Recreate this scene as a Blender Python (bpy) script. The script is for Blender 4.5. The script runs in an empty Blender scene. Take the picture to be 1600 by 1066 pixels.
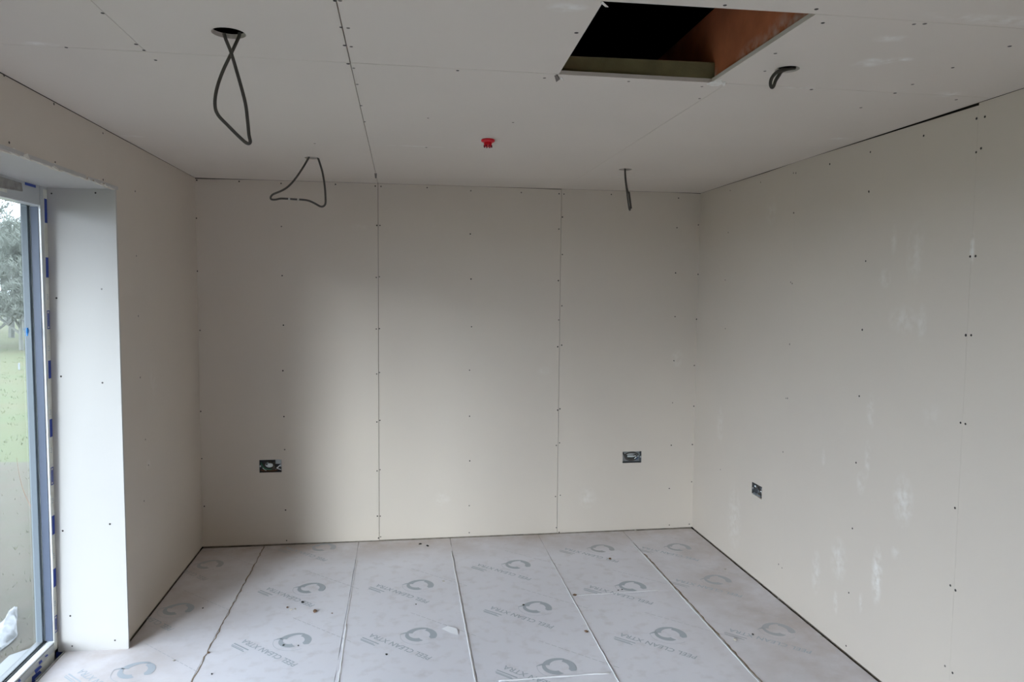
import bpy, bmesh, math, random
from mathutils import Vector, Matrix
from mathutils.geometry import tessellate_polygon
random.seed(7)
S = bpy.context.scene
COL = S.collection
W, H = 3.284, 2.339          # room width and ceiling height; back wall is y = 0, left wall x = 0, floor z = 0

# ------------------------------------------------------------------ camera
CAMP = Vector((1.2653, -4.7864, 1.6566)); YAW, PIT, ROL, FPX = 0.1497, -0.0681, 0.0090, 1136.2
fw = Vector((math.sin(YAW)*math.cos(PIT), math.cos(YAW)*math.cos(PIT), math.sin(PIT)))
r0 = fw.cross(Vector((0, 0, 1))).normalized(); u0 = r0.cross(fw)
RT = r0*math.cos(ROL)+u0*math.sin(ROL); UP = -r0*math.sin(ROL)+u0*math.cos(ROL)
cd = bpy.data.cameras.new('camera'); cam = bpy.data.objects.new('camera', cd); COL.objects.link(cam)
cd.sensor_width = 36; cd.lens = FPX*36/1600; cd.clip_start = .02; cd.clip_end = 500
M3 = Matrix((RT, UP, -fw)).transposed()
cam.matrix_world = Matrix.Translation(CAMP) @ M3.to_4x4()
S.camera = cam

def on(x, y, ax, v):
    """point where the sight line of photo pixel (x, y) meets the real plane axis ax = v"""
    d = fw+RT*((x-800)/FPX)-UP*((y-533)/FPX)
    return CAMP+d*((v-CAMP[ax])/d[ax])

# ------------------------------------------------------------------ sky (bright winter mist, nearly even) and exposure
wd = bpy.data.worlds.new('overcast_sky'); S.world = wd; wd.use_nodes = True
nt = wd.node_tree; nt.nodes.clear()
tc = nt.nodes.new('ShaderNodeTexCoord'); sx = nt.nodes.new('ShaderNodeSeparateXYZ'); nt.links.new(tc.outputs['Generated'], sx.inputs[0])
m1 = nt.nodes.new('ShaderNodeMath'); m1.operation = 'MAXIMUM'; m1.inputs[1].default_value = 0; nt.links.new(sx.outputs['Z'], m1.inputs[0])
m2 = nt.nodes.new('ShaderNodeMath'); m2.operation = 'MULTIPLY_ADD'; m2.inputs[1].default_value = -.25; m2.inputs[2].default_value = 1.0
nt.links.new(m1.outputs[0], m2.inputs[0])
SKY = 7.7
m3 = nt.nodes.new('ShaderNodeMath'); m3.operation = 'MULTIPLY'; m3.inputs[1].default_value = SKY; nt.links.new(m2.outputs[0], m3.inputs[0])
bg = nt.nodes.new('ShaderNodeBackground'); bg.inputs[0].default_value = (.84, .945, 1.11, 1); nt.links.new(m3.outputs[0], bg.inputs[1])
wo = nt.nodes.new('ShaderNodeOutputWorld'); nt.links.new(bg.outputs[0], wo.inputs[0])
# low winter sun behind mist: a wide soft disc shining in from behind the camera, past the window jamb
sl = bpy.data.lights.new('misty_sun', 'SUN'); sl.energy = 3.9; sl.angle = math.radians(17); sl.color = (.87, .955, 1.04)
so = bpy.data.objects.new('misty_sun', sl); COL.objects.link(so)
az, el = math.radians(29), math.radians(13.5)
so.rotation_euler = Vector((math.sin(az)*math.cos(el), math.cos(az)*math.cos(el), -math.sin(el))).to_track_quat('-Z', 'Y').to_euler()
so.location = (-6, -10, 3)
S.view_settings.view_transform = 'Standard'; S.view_settings.look = 'None'
S.view_settings.gamma = 1; S.view_settings.use_curve_mapping = False
S.view_settings.exposure = 0.06
S.cycles.max_bounces = 16; S.cycles.diffuse_bounces = 10; S.cycles.transparent_max_bounces = 12

# ------------------------------------------------------------------ materials
def mat(name, col, rough=.9, noise=0, nscale=30, col2=None, metal=0, bump=0, bscale=200, spec=.3, smears=None, smcol=(.8, .79, .76)):
    m = bpy.data.materials.new(name); m.use_nodes = True; t = m.node_tree; N = t.nodes; L = t.links
    b = N['Principled BSDF']; b.inputs['Base Color'].default_value = (*col, 1); b.inputs['Roughness'].default_value = rough
    b.inputs['Metallic'].default_value = metal; b.inputs['Specular IOR Level'].default_value = spec
    g = N.new('ShaderNodeNewGeometry'); out = None
    if noise:
        n = N.new('ShaderNodeTexNoise'); n.inputs['Scale'].default_value = nscale; n.inputs['Detail'].default_value = 5
        L.new(g.outputs['Position'], n.inputs['Vector'])
        r = N.new('ShaderNodeMapRange'); r.inputs[1].default_value = .35; r.inputs[2].default_value = .65; r.inputs[4].default_value = noise
        L.new(n.outputs[0], r.inputs[0])
        x = N.new('ShaderNodeMix'); x.data_type = 'RGBA'; x.inputs['A'].default_value = (*col, 1)
        x.inputs['B'].default_value = (*(col2 or [c*.8 for c in col]), 1); L.new(r.outputs[0], x.inputs['Factor']); out = x.outputs['Result']
    if smears:                     # chalky filler and dust marks that sit on the board
        acc = None
        for (c, rad, s) in smears:
            v = N.new('ShaderNodeVectorMath'); v.operation = 'SUBTRACT'; v.inputs[1].default_value = c; L.new(g.outputs['Position'], v.inputs[0])
            v2 = N.new('ShaderNodeVectorMath'); v2.operation = 'DIVIDE'; v2.inputs[1].default_value = rad; L.new(v.outputs[0], v2.inputs[0])
            v3 = N.new('ShaderNodeVectorMath'); v3.operation = 'LENGTH'; L.new(v2.outputs[0], v3.inputs[0])
            mr = N.new('ShaderNodeMapRange'); mr.inputs[1].default_value = 1.2; mr.inputs[2].default_value = .2; mr.inputs[4].default_value = s*.85
            L.new(v3.outputs['Value'], mr.inputs[0])
            if acc is None: acc = mr.outputs[0]
            else:
                a = N.new('ShaderNodeMath'); a.operation = 'MAXIMUM'; L.new(acc, a.inputs[0]); L.new(mr.outputs[0], a.inputs[1]); acc = a.outputs[0]
        n = N.new('ShaderNodeTexNoise'); n.inputs['Scale'].default_value = 28; n.inputs['Detail'].default_value = 6
        L.new(g.outputs['Position'], n.inputs['Vector'])
        mr = N.new('ShaderNodeMapRange'); mr.inputs[1].default_value = .38; mr.inputs[2].default_value = .62; L.new(n.outputs[0], mr.inputs[0])
        a = N.new('ShaderNodeMath'); a.operation = 'MULTIPLY'; L.new(acc, a.inputs[0]); L.new(mr.outputs[0], a.inputs[1])
        x = N.new('ShaderNodeMix'); x.data_type = 'RGBA'; x.inputs['A'].default_value = (*col, 1); x.inputs['B'].default_value = (*smcol, 1)
        if out: L.new(out, x.inputs['A'])
        L.new(a.outputs[0], x.inputs['Factor']); out = x.outputs['Result']
    if out: L.new(out, b.inputs['Base Color'])
    if bump:
        n = N.new('ShaderNodeTexNoise'); n.inputs['Scale'].default_value = bscale; n.inputs['Detail'].default_value = 4
        L.new(g.outputs['Position'], n.inputs['Vector'])
        p = N.new('ShaderNodeBump'); p.inputs['Strength'].default_value = bump; p.inputs['Distance'].default_value = .002
        L.new(n.outputs[0], p.inputs['Height']); L.new(p.outputs[0], b.inputs['Normal'])
    return m

def sm(px, py, ax, v, ry, rz, s):
    c = on(px, py, ax, v); rad = [ry, ry, rz]; rad[ax] = 1.0
    if ax == 2: rad = [ry, rz, 1.0]
    return (tuple(c), tuple(rad), s)
PB = (.575, .515, .445); PB2 = (.545, .49, .43)
M_back = mat('ivory_plasterboard_paper', PB, .85, .5, 2.2, PB2, bump=.05, bscale=90,
    smears=[sm(918, 778, 1, 0, .06, .07, .35), sm(1058, 560, 1, 0, .04, .06, .3), sm(692, 780, 1, 0, .06, .05, .22), sm(850, 580, 1, 0, .05, .03, .2), sm(560, 355, 1, 0, .06, .02, .2)])
M_right = mat('scuffed_plasterboard_paper', PB, .8, .5, 2.0, PB2, bump=.05, bscale=90, smears=[
    sm(1370, 900, 0, W, .035, .12, .85), sm(1275, 893, 0, W, .04, .11, .4), sm(1310, 875, 0, W, .06, .10, .45), sm(1411, 783, 0, W, .06, .10, .55),
    sm(1355, 718, 0, W, .02, .09, .4), sm(1345, 755, 0, W, .03, .05, .4), sm(1306, 940, 0, W, .02, .06, .5), sm(1345, 940, 0, W, .015, .05, .5),
    sm(1412, 500, 0, W, .09, .06, .3), sm(1440, 505, 0, W, .03, .07, .35), sm(1430, 395, 0, W, .05, .12, .3), sm(1383, 435, 0, W, .04, .04, .4), sm(1397, 375, 0, W, .02, .06, .3),
    sm(1519, 390, 0, W, .012, .06, .8), sm(1147, 810, 0, W, .09, .2, .3), sm(1125, 665, 0, W, .05, .12, .3), sm(1400, 865, 0, W, .03, .03, .4),
    sm(1360, 645, 0, W, .03, .08, .3), sm(1205, 330, 0, W, .06, .08, .22), sm(1287, 715, 0, W, .02, .04, .4), sm(1455, 650, 0, W, .06, .05, .15)])
M_left = mat('plain_plasterboard_paper', PB, .85, .5, 2.5, PB2, bump=.05, bscale=90, smears=[sm(232, 727, 0, 0, .03, .03, .3), sm(240, 600, 0, 0, .06, .1, .15)])
M_ceil = mat('ceiling_plasterboard_paper', (.615, .555, .49), .85, .5, 1.8, (.585, .53, .47), bump=.05, bscale=90, smears=[
    sm(1353, 100, 2, H, .05, .03, .7), sm(1385, 95, 2, H, .05, .03, .7), sm(1408, 93, 2, H, .04, .02, .8), sm(1390, 60, 2, H, .05, .03, .6), sm(1365, 94, 2, H, .03, .02, .7),
    sm(1484, 147, 2, H, .05, .04, .6), sm(1570, 32, 2, H, .22, .03, .6), sm(1315, 217, 2, H, .06, .03, .6), sm(888, 12, 2, H, .05, .03, .7), sm(660, 229, 2, H, .2, .015, .5),
    sm(62, 69, 2, H, .05, .02, .7), sm(205, 213, 2, H, .06, .02, .6), sm(1258, 138, 2, H, .08, .012, .7), sm(990, 277, 2, H, .2, .2, .15)])
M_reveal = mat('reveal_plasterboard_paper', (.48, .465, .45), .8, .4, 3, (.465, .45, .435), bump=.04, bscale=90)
M_gyp = mat('broken_gypsum_edge', (.74, .72, .67), .95, .6, 60, (.6, .56, .5), bump=.4, bscale=300)
M_dust = mat('brown_joint_dust', (.34, .27, .2), .95, .8, 40, (.2, .15, .11), bump=.3)
M_cav = mat('dark_stud_cavity', (.05, .042, .035), .95, .5, 5)
M_void = mat('unlit_roof_felt', (.012, .011, .010), .95)
M_screw = mat('black_phosphate_screw', (.035, .03, .028), .5, metal=.3)
M_screwp = mat('dusted_screw', (.16, .14, .125), .7)
M_cable = mat('grey_twin_cable_sheath', (.062, .055, .047), .5, spec=.4)
M_tie = mat('pale_sheath_marking', (.45, .43, .4), .6)
M_red = mat('red_plastic', (.62, .005, .018), .35, spec=.5)
M_reddk = mat('dark_red_plastic', (.16, .004, .012), .45)
M_galv = mat('galvanised_steel', (.55, .58, .6), .38, .6, 40, (.35, .38, .4), metal=.85)
M_galvd = mat('dulled_steel_box_side', (.12, .125, .13), .6, .5, 60, metal=.6)
M_white = mat('white_upvc', (.50, .515, .52), .3, .15, 4, (.46, .475, .475), spec=.5)
M_sillw = mat('weathered_grey_sill', (.15, .16, .165), .5)
M_bead = mat('glossy_white_glazing_bead', (.84, .86, .88), .18, spec=.6)
M_gask = mat('black_rubber_gasket', (.02, .025, .03), .6)
M_grey = mat('blue_grey_upvc', (.10, .122, .175), .45)
M_outer = mat('grey_outer_bead', (.13, .15, .165), .5)
M_film = mat('milky_protective_tape', (.72, .72, .66), .3, .7, 25, (.6, .585, .5), spec=.5)
M_blue = mat('blue_tape_print', (.03, .06, .32), .5)
M_bluetag = mat('bright_blue_plastic', (.02, .22, .62), .4)
M_alu = mat('dirty_aluminium_threshold', (.42, .40, .38), .45, .7, 30, (.22, .2, .18), metal=.6)
M_timb = mat('green_treated_timber', (.20, .17, .085), .85, .7, 12, (.13, .11, .055), bump=.3)
M_grass = mat('pale_wet_grass', (.068, .084, .034), .95, .9, .9, (.084, .084, .040), bump=1, bscale=9)
M_soil = mat('trodden_muddy_turf', (.066, .063, .041), .95, .9, 5, (.078, .066, .047), bump=1, bscale=14)
M_sack = mat('grubby_plastic_sacking', (.20, .215, .225), .45, .6, 30, (.13, .14, .15), spec=.5)
M_bark = mat('pale_grey_winter_bark', (.13, .135, .12), .95, .6, 6, (.09, .1, .085))
M_twig = mat('misty_grey_green_twigs', (.15, .165, .14), .95, .8, 1.5, (.11, .125, .105))
M_crumb = mat('plaster_crumb', (.5, .46, .4), .95, .5, 90)
M_crumbb = mat('brown_clod', (.2, .12, .075), .95, .6, 90)
M_crumbd = mat('black_scrap', (.02, .018, .016), .8)
M_paper = mat('torn_board_paper', (.72, .66, .58), .9)
M_print = mat('grey_film_print', (.45, .49, .53), .6)
M_print2 = mat('faint_film_print', (.45, .46, .48), .6)
M_edge = mat('white_film_edge', (.83, .83, .85), .4, spec=.5)

# brown-orange joist with pale plaster smears
M_joist = mat('orange_brown_joist', (.56, .18, .08), .75, .8, 9, (.38, .12, .055), bump=.4, bscale=120,
    smears=[((2.268, -2.95, 2.355), (1, .20, .045), .8), ((2.268, -2.75, 2.362), (1, .09, .03), .75), ((2.268, -2.5, 2.36), (1, .03, .03), .5), ((2.268, -3.08, 2.37), (1, .08, .05), .8)], smcol=(.6, .5, .44))
# glass: clear sheet with a fresnel-like share of mirror reflection
M_glass = bpy.data.materials.new('window_glass'); M_glass.use_nodes = True; t = M_glass.node_tree; t.nodes.clear()
a = t.nodes.new('ShaderNodeBsdfTransparent'); a.inputs[0].default_value = (.97, .985, .98, 1)
b = t.nodes.new('ShaderNodeBsdfGlossy'); b.inputs['Roughness'].default_value = .03; b.inputs[0].default_value = (.9, .92, .93, 1)
lw = t.nodes.new('ShaderNodeLayerWeight'); lw.inputs[0].default_value = .5      # Schlick's curve on |cos|, same from both sides
pw = t.nodes.new('ShaderNodeMath'); pw.operation = 'POWER'; pw.inputs[1].default_value = 5; t.links.new(lw.outputs['Facing'], pw.inputs[0])
f = t.nodes.new('ShaderNodeMath'); f.operation = 'MULTIPLY_ADD'; f.inputs[1].default_value = .96; f.inputs[2].default_value = .04; t.links.new(pw.outputs[0], f.inputs[0])
x = t.nodes.new('ShaderNodeMixShader'); o = t.nodes.new('ShaderNodeOutputMaterial')
t.links.new(f.outputs[0], x.inputs[0]); t.links.new(a.outputs[0], x.inputs[1]); t.links.new(b.outputs[0], x.inputs[2]); t.links.new(x.outputs[0], o.inputs[0])

# floor film: lavender-grey plastic film, tan building dust trodden in along the walls, shade painted in with it at the left
def floor_mat():
    m = mat('peelable_film_floor', (.615, .615, .655), .33, spec=.35); t = m.node_tree; N = t.nodes; L = t.links; b = N['Principled BSDF']
    g = N.new('ShaderNodeNewGeometry'); s = N.new('ShaderNodeSeparateXYZ'); L.new(g.outputs['Position'], s.inputs[0])
    def mp(sock, a, c):
        r = N.new('ShaderNodeMapRange'); r.inputs[1].default_value = a; r.inputs[2].default_value = c; L.new(sock, r.inputs[0]); return r.outputs[0]
    n = N.new('ShaderNodeTexNoise'); n.inputs['Scale'].default_value = 2.6; n.inputs['Detail'].default_value = 7; n.inputs['Roughness'].default_value = .65; L.new(g.outputs['Position'], n.inputs['Vector'])
    def mul(p, q, op='MULTIPLY'):
        k = N.new('ShaderNodeMath'); k.operation = op; k.use_clamp = True
        for i, v in enumerate((p, q)):
            if isinstance(v, (int, float)): k.inputs[i].default_value = v
            else: L.new(v, k.inputs[i])
        return k.outputs[0]
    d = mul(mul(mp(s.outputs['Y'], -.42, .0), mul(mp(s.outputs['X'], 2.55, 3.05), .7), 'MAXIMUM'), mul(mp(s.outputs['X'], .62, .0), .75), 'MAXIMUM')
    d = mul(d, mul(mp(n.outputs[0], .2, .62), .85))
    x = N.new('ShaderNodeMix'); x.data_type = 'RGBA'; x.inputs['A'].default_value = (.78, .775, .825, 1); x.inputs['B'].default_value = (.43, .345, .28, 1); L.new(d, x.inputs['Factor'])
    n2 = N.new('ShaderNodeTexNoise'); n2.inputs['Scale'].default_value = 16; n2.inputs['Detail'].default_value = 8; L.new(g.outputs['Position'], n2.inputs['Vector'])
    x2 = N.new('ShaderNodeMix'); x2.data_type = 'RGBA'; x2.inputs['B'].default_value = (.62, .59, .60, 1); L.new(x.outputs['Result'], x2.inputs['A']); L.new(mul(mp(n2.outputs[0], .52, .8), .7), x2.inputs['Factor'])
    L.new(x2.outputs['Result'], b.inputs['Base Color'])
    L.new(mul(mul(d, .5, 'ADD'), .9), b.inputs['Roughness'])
    n3 = N.new('ShaderNodeTexNoise'); n3.inputs['Scale'].default_value = 5; n3.inputs['Detail'].default_value = 3; L.new(g.outputs['Position'], n3.inputs['Vector'])
    p = N.new('ShaderNodeBump'); p.inputs['Strength'].default_value = .25; p.inputs['Distance'].default_value = .004; L.new(n3.outputs[0], p.inputs['Height']); L.new(p.outputs[0], b.inputs['Normal'])
    return m
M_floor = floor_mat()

# ------------------------------------------------------------------ helpers
def link(name, me, m, parent=None):
    o = bpy.data.objects.new(name, me); COL.objects.link(o)
    if m and not me.materials: me.materials.append(m)
    if parent: o.parent = parent
    return o
def fin(bm, name):
    bmesh.ops.recalc_face_normals(bm, faces=bm.faces[:])
    me = bpy.data.meshes.new(name); bm.to_mesh(me); bm.free(); return me
def obj(name, bm, m, parent=None, smooth=False):
    me = fin(bm, name)
    if smooth:
        for p in me.polygons: p.use_smooth = True
    return link(name, me, m, parent)
def box(bm, x0, x1, y0, y1, z0, z1):
    v = [bm.verts.new(p) for p in ((x0,y0,z0),(x1,y0,z0),(x1,y1,z0),(x0,y1,z0),(x0,y0,z1),(x1,y0,z1),(x1,y1,z1),(x0,y1,z1))]
    for f in ((0,3,2,1),(4,5,6,7),(0,1,5,4),(1,2,6,5),(2,3,7,6),(3,0,4,7)): bm.faces.new([v[i] for i in f])
def hexa(bm, pts):
    v = [bm.verts.new(p) for p in pts]
    for f in ((0,3,2,1),(4,5,6,7),(0,1,5,4),(1,2,6,5),(2,3,7,6),(3,0,4,7)): bm.faces.new([v[i] for i in f])
def sheet(bm, loops, to3, t0, t1):
    """flat board with holes: loops of 2-D points (outer first), to3(u, v, t) gives the point, t0/t1 its two faces"""
    flat = [p for l in loops for p in l]
    tris = tessellate_polygon([[Vector((p[0], p[1], 0)) for p in l] for l in loops])
    A = [bm.verts.new(to3(p[0], p[1], t0)) for p in flat]; B = [bm.verts.new(to3(p[0], p[1], t1)) for p in flat]
    for a, b, c in tris:
        try: bm.faces.new((A[a], A[b], A[c])); bm.faces.new((B[c], B[b], B[a]))
        except ValueError: pass
    k = 0
    for l in loops:
        n = len(l)
        for i in range(n):
            a, b = k+i, k+(i+1) % n
            try: bm.faces.new((A[a], A[b], B[b], B[a]))
            except ValueError: pass
        k += n
def circ(cx, cy, r, n=28): return [(cx+r*math.cos(i*2*math.pi/n), cy+r*math.sin(i*2*math.pi/n)) for i in range(n)]
def rect(x0, x1, y0, y1): return [(x0,y0),(x1,y0),(x1,y1),(x0,y1)]
def tag(o, label=None, cat=None, group=None, kind=None):
    for k, v in (('label', label), ('category', cat), ('group', group), ('kind', kind)):
        if v: o[k] = v
    return o
def empty(name, loc):
    o = bpy.data.objects.new(name, None); COL.objects.link(o); o.location = loc; o.empty_display_size = .05; return o
def smoothpath(pts, k=5):
    P = [Vector(p) for p in pts]; out = []
    for i in range(len(P)-1):
        a = P[max(i-1, 0)]; b = P[i]; c = P[i+1]; d = P[min(i+2, len(P)-1)]
        for j in range(k):
            t = j/k
            out.append(.5*((2*b)+(c-a)*t+(2*a-5*b+4*c-d)*t*t+(3*b-a-3*c+d)*t**3))
    out.append(P[-1]); return out
def tube(bm, pts, r, n=8, flat=1.0, up=Vector((0, 1, 0))):
    """swept cable; flat squeezes it in the direction up"""
    rings = []
    for i, p in enumerate(pts):
        d = (pts[min(i+1, len(pts)-1)]-pts[max(i-1, 0)]).normalized()
        a = d.cross(up)
        if a.length < 1e-3: a = d.cross(Vector((1, 0, 0)))
        a.normalize(); b = a.cross(d)
        rr = r(i/(len(pts)-1)) if callable(r) else r
        rings.append([bm.verts.new(p+a*rr*math.cos(k*2*math.pi/n)+b*rr*flat*math.sin(k*2*math.pi/n)) for k in range(n)])
    for A, B in zip(rings, rings[1:]):
        for k in range(n): bm.faces.new((A[k], A[(k+1) % n], B[(k+1) % n], B[k]))
    bm.faces.new(rings[0]); bm.faces.new(rings[-1])
def lathe(bm, prof, n=32, c=(0, 0, 0)):
    rings = [[bm.verts.new((c[0]+r*math.cos(k*2*math.pi/n), c[1]+r*math.sin(k*2*math.pi/n), c[2]+z)) for k in range(n)] for r, z in prof]
    for A, B in zip(rings, rings[1:]):
        for k in range(n): bm.faces.new((A[k], A[(k+1) % n], B[(k+1) % n], B[k]))
    bm.faces.new(rings[0]); bm.faces.new(rings[-1])

# ------------------------------------------------------------------ shell behind the boards
YJ, YE, YR = -1.285, -4.40, -8.8     # window jamb, far end of the window, rear wall
Y2, Y3 = -4.70, -8.00                 # unseen second window behind the camera, added to let in more light
ZO = 2.095                           # window head
T = .0125                            # board thickness
bm = bmesh.new(); box(bm, -.34, W+.3, .05, .3, -.3, 2.9); wall_back = tag(obj('wall_back', bm, M_cav), kind='structure')
bm = bmesh.new(); box(bm, W+.05, W+.3, YR-.3, .05, -.3, 2.9); wall_right = tag(obj('wall_right', bm, M_cav), kind='structure')
bm = bmesh.new(); box(bm, -.34, -.05, YJ+.05, .05, -.3, 2.9); box(bm, -.34, -.05, Y2+.03, YE-.03, -.3, 2.9); box(bm, -.34, -.05, YR-.3, Y3-.03, -.3, 2.9)
for a, b in ((YE-.03, YJ+.05), (Y3-.03, Y2+.03)): box(bm, -.34, -.05, a, b, ZO+.03, 2.9)
wall_left = tag(obj('wall_left', bm, M_cav), kind='structure')
bm = bmesh.new(); box(bm, -.05, W+.05, YR-.3, YR-.05, -.3, 2.9); wall_rear = tag(obj('wall_front', bm, M_cav), kind='structure')
bm = bmesh.new(); box(bm, -.34, W+.3, YR-.3, .3, 2.9, 3.0); ceiling = tag(obj('ceiling', bm, M_void), kind='structure')
bm = bmesh.new(); box(bm, -.27, W+.3, YR-.3, .3, -.3, -.024); floor = tag(obj('floor', bm, M_cav), kind='structure')

bm = bmesh.new(); hexa(bm, [(-1.35, -12, 2.28), (-.34, -12, 2.28), (-.34, 3, 2.28), (-1.35, 3, 2.28), (-1.35, -12, 2.46), (-.34, -12, 2.9), (-.34, 3, 2.9), (-1.35, 3, 2.46)])
tag(obj('added_eaves', bm, M_galvd), kind='structure')      # unseen eaves over the window wall, added to cut sky light on the jamb
boards = []      # (board object, axis, test) so screws find the board they are driven into
def board(parent, loops, to3, t0, t1, m, plane):
    bm = bmesh.new(); sheet(bm, loops, to3, t0, t1); o = obj('plasterboard', bm, m, parent)
    xs = [p[0] for p in loops[0]]; ys = [p[1] for p in loops[0]]
    boards.append((o, plane, min(xs), max(xs), min(ys), max(ys))); return o
# back wall: three boards, sockets cut out
fb = lambda u, v, t: (u, t, v)
S1, S2 = 1.111, 2.311
LB = on(405, 719, 1, 0); RB = on(440, 738, 1, 0); b1 = rect(LB.x, RB.x, RB.z, LB.z)
LB = on(973, 706, 1, 0); RB = on(1002, 723, 1, 0); b2 = rect(LB.x, RB.x, RB.z, LB.z)
board(wall_back, [[(0, .012), (S1-.0013, .006), (S1-.0013, H-.001), (.42, H-.0012), (0, H-.006)], b1], fb, 0, T, M_back, 1)
board(wall_back, [[(S1+.0013, .008), (S2-.0012, .007), (S2-.001, H-.004), (1.75, H-.0005), (S1+.0013, H-.001)]], fb, .0006, T, M_back, 1)
board(wall_back, [[(S2+.0012, .006), (W, .009), (W, H-.004), (3.05, H-.001), (S2+.0012, H-.0008)], b2], fb, 0, T, M_back, 1)
# right wall: boards 1.2 wide; the second one stops short of the ceiling at its near end
fr = lambda u, v, t: (W+t, u, v)
LB = on(1175, 753, 0, W); RB = on(1190, 781, 0, W); b3 = rect(RB.y, LB.y, RB.z, LB.z)
b3 = [(RB.y, on(1190, 781, 0, W).z), (LB.y, on(1175, 771, 0, W).z), (LB.y, LB.z), (RB.y, on(1190, 761, 0, W).z)]
board(wall_right, [[(0, .010), (-1.232+.0004, .011), (-1.232+.0004, H-.0005), (-.9, H-.004), (0, H-.001)], b3], fr, 0, T, M_right, 0)
board(wall_right, [[(-1.232, .011), (-2.435, .010), (-2.435, H-.010), (-1.75, H-.004), (-1.232, H-.0002)]], fr, 0, T, M_right, 0)
board(wall_right, [[(-2.4356, .010), (-3.636, .010), (-3.636, H-.002), (-2.4356, H-.002)]], fr, 0, T, M_right, 0)
for k in range(5):
    y0 = -3.637-1.2*k; board(wall_right, [[(y0, .012), (max(y0-1.199, YR), .012), (max(y0-1.199, YR), H-.002), (y0, H-.002)]], fr, 0, T, M_right, 0)
# left wall
fl = lambda u, v, t: (t, u, v)
SL = -1.372
board(wall_left, [[(0, .014), (YJ+.022, .014), (YJ+.002, ZO-.003), (SL, ZO-.003), (SL, H-.004), (0, H-.001)]], fl, 0, -T, M_left, 0)
def jag(y0, y1, z, n, amp):
    return [(y0+(y1-y0)*i/n, z+random.uniform(-amp, amp)) for i in range(n+1)]
board(wall_left, [[(SL-.0006, H-.003), (-2.6, H-.004), (-3.1, H-.002)]+jag(-3.1, SL-.0006, ZO-.001, 46, .004)], fl, 0, -T, M_left, 0)
board(wall_left, [[(-3.101, H-.002), (YE, H-.002), (YE, ZO), (-3.101, ZO)]], fl, 0, -T, M_left, 0)
board(wall_left, [[(YE, .012), (Y2, .012), (Y2, H-.002), (YE, H-.002)]], fl, 0, -T, M_left, 0)
for a, b in ((Y2, -6.2), (-6.201, Y3)): board(wall_left, [[(a, ZO), (b, ZO), (b, H-.002), (a, H-.002)]], fl, 0, -T, M_left, 0)
board(wall_left, [[(Y3, .012), (YR, .012), (YR, H-.002), (Y3, H-.002)]], fl, 0, -T, M_left, 0)
# rear wall, behind the camera
for x0, x1 in ((0, 1.2), (1.201, 2.4), (2.401, W)):
    board(wall_rear, [rect(x0, x1, .012, H-.002)], lambda u, v, t: (u, YR+t, v), 0, -T, M_left, 1)
M_plate = mat('dusty_sole_plate', (.30, .26, .21), .95, .7, 30, (.16, .13, .10))
for par, q in ((wall_back, (0, W, T+.001, .045)), (wall_right, None), (wall_left, None)):
    bm = bmesh.new()
    if par is wall_back: box(bm, *q, -.02, .045)
    elif par is wall_right: box(bm, W+T+.001, W+.045, YR, 0, -.02, .045)
    else: box(bm, -.045, -T-.001, YJ+.05, 0, -.02, .045)
    obj('sole_plate', bm, M_plate, par)
# window reveal boards (jamb leans a little, as fixed)
bm = bmesh.new()
hexa(bm, [(-.285, -1.312, 0.0), (.018, -1.322, 0.0), (.018, -1.308, 0.0), (-.285, -1.298, 0.0), (-.292, -1.268, ZO), (.001, -1.285, ZO), (.001, -1.270, ZO), (-.292, -1.255, ZO)])
jamb = obj('reveal_board', bm, M_reveal, wall_left)
bm = bmesh.new(); box(bm, -.29, .0, YE-.012, YE, 0, ZO); obj('reveal_board', bm, M_reveal, wall_left)
for q in ((Y2, Y2+.012, 0, ZO), (Y3-.012, Y3, 0, ZO), (Y3, Y2, ZO, ZO+.014)):
    bm = bmesh.new(); box(bm, -.29, -.0005, *q); obj('reveal_board', bm, M_reveal, wall_left)
bm = bmesh.new(); sheet(bm, [[(-.29, YE), (-.29, -1.262)]+[(.003+random.uniform(-.004, .003), -1.262-i*(abs(YE)-1.262)/90) for i in range(91)]], lambda u, v, t: (u, v, t), ZO, ZO+.014)
soffit = obj('reveal_board', bm, M_reveal, wall_left)
# torn paper and broken plaster along the head edge
bm = bmesh.new(); y = -1.36
while y > -3.05:
    l = random.uniform(.03, .11); d = random.uniform(.004, .015); t = random.uniform(.001, .004)
    a = [(.001, y, ZO+.004), (.001+t, y-l*.3, ZO-d*.4), (.001+t, y-l*.7, ZO-d*.2), (.001, y-l, ZO+.004), (.001, y-l*.5, ZO+.004+d)]
    v = [bm.verts.new(p) for p in a]; w = [bm.verts.new((p[0]-.004, p[1], p[2])) for p in a]
    bm.faces.new(v); bm.faces.new(w[::-1])
    for i in range(5): bm.faces.new((v[i], v[(i+1) % 5], w[(i+1) % 5], w[i]))
    y -= l*random.uniform(.8, 1.9)
tag(obj('torn_edge', bm, M_gyp, wall_left), 'ragged broken plaster along the window head', kind='stuff')
# dark crack between head edge and wall board
bm = bmesh.new(); y = -1.30
while y > -2.6:
    l = random.uniform(.02, .09); box(bm, .0003, .0012, y-l, y, ZO+.003+random.uniform(-.002, .003), ZO+.006+random.uniform(0, .004)); y -= l+random.uniform(.0, .05)
tag(obj('dust_line', bm, M_dust, wall_left), kind='stuff')

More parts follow.
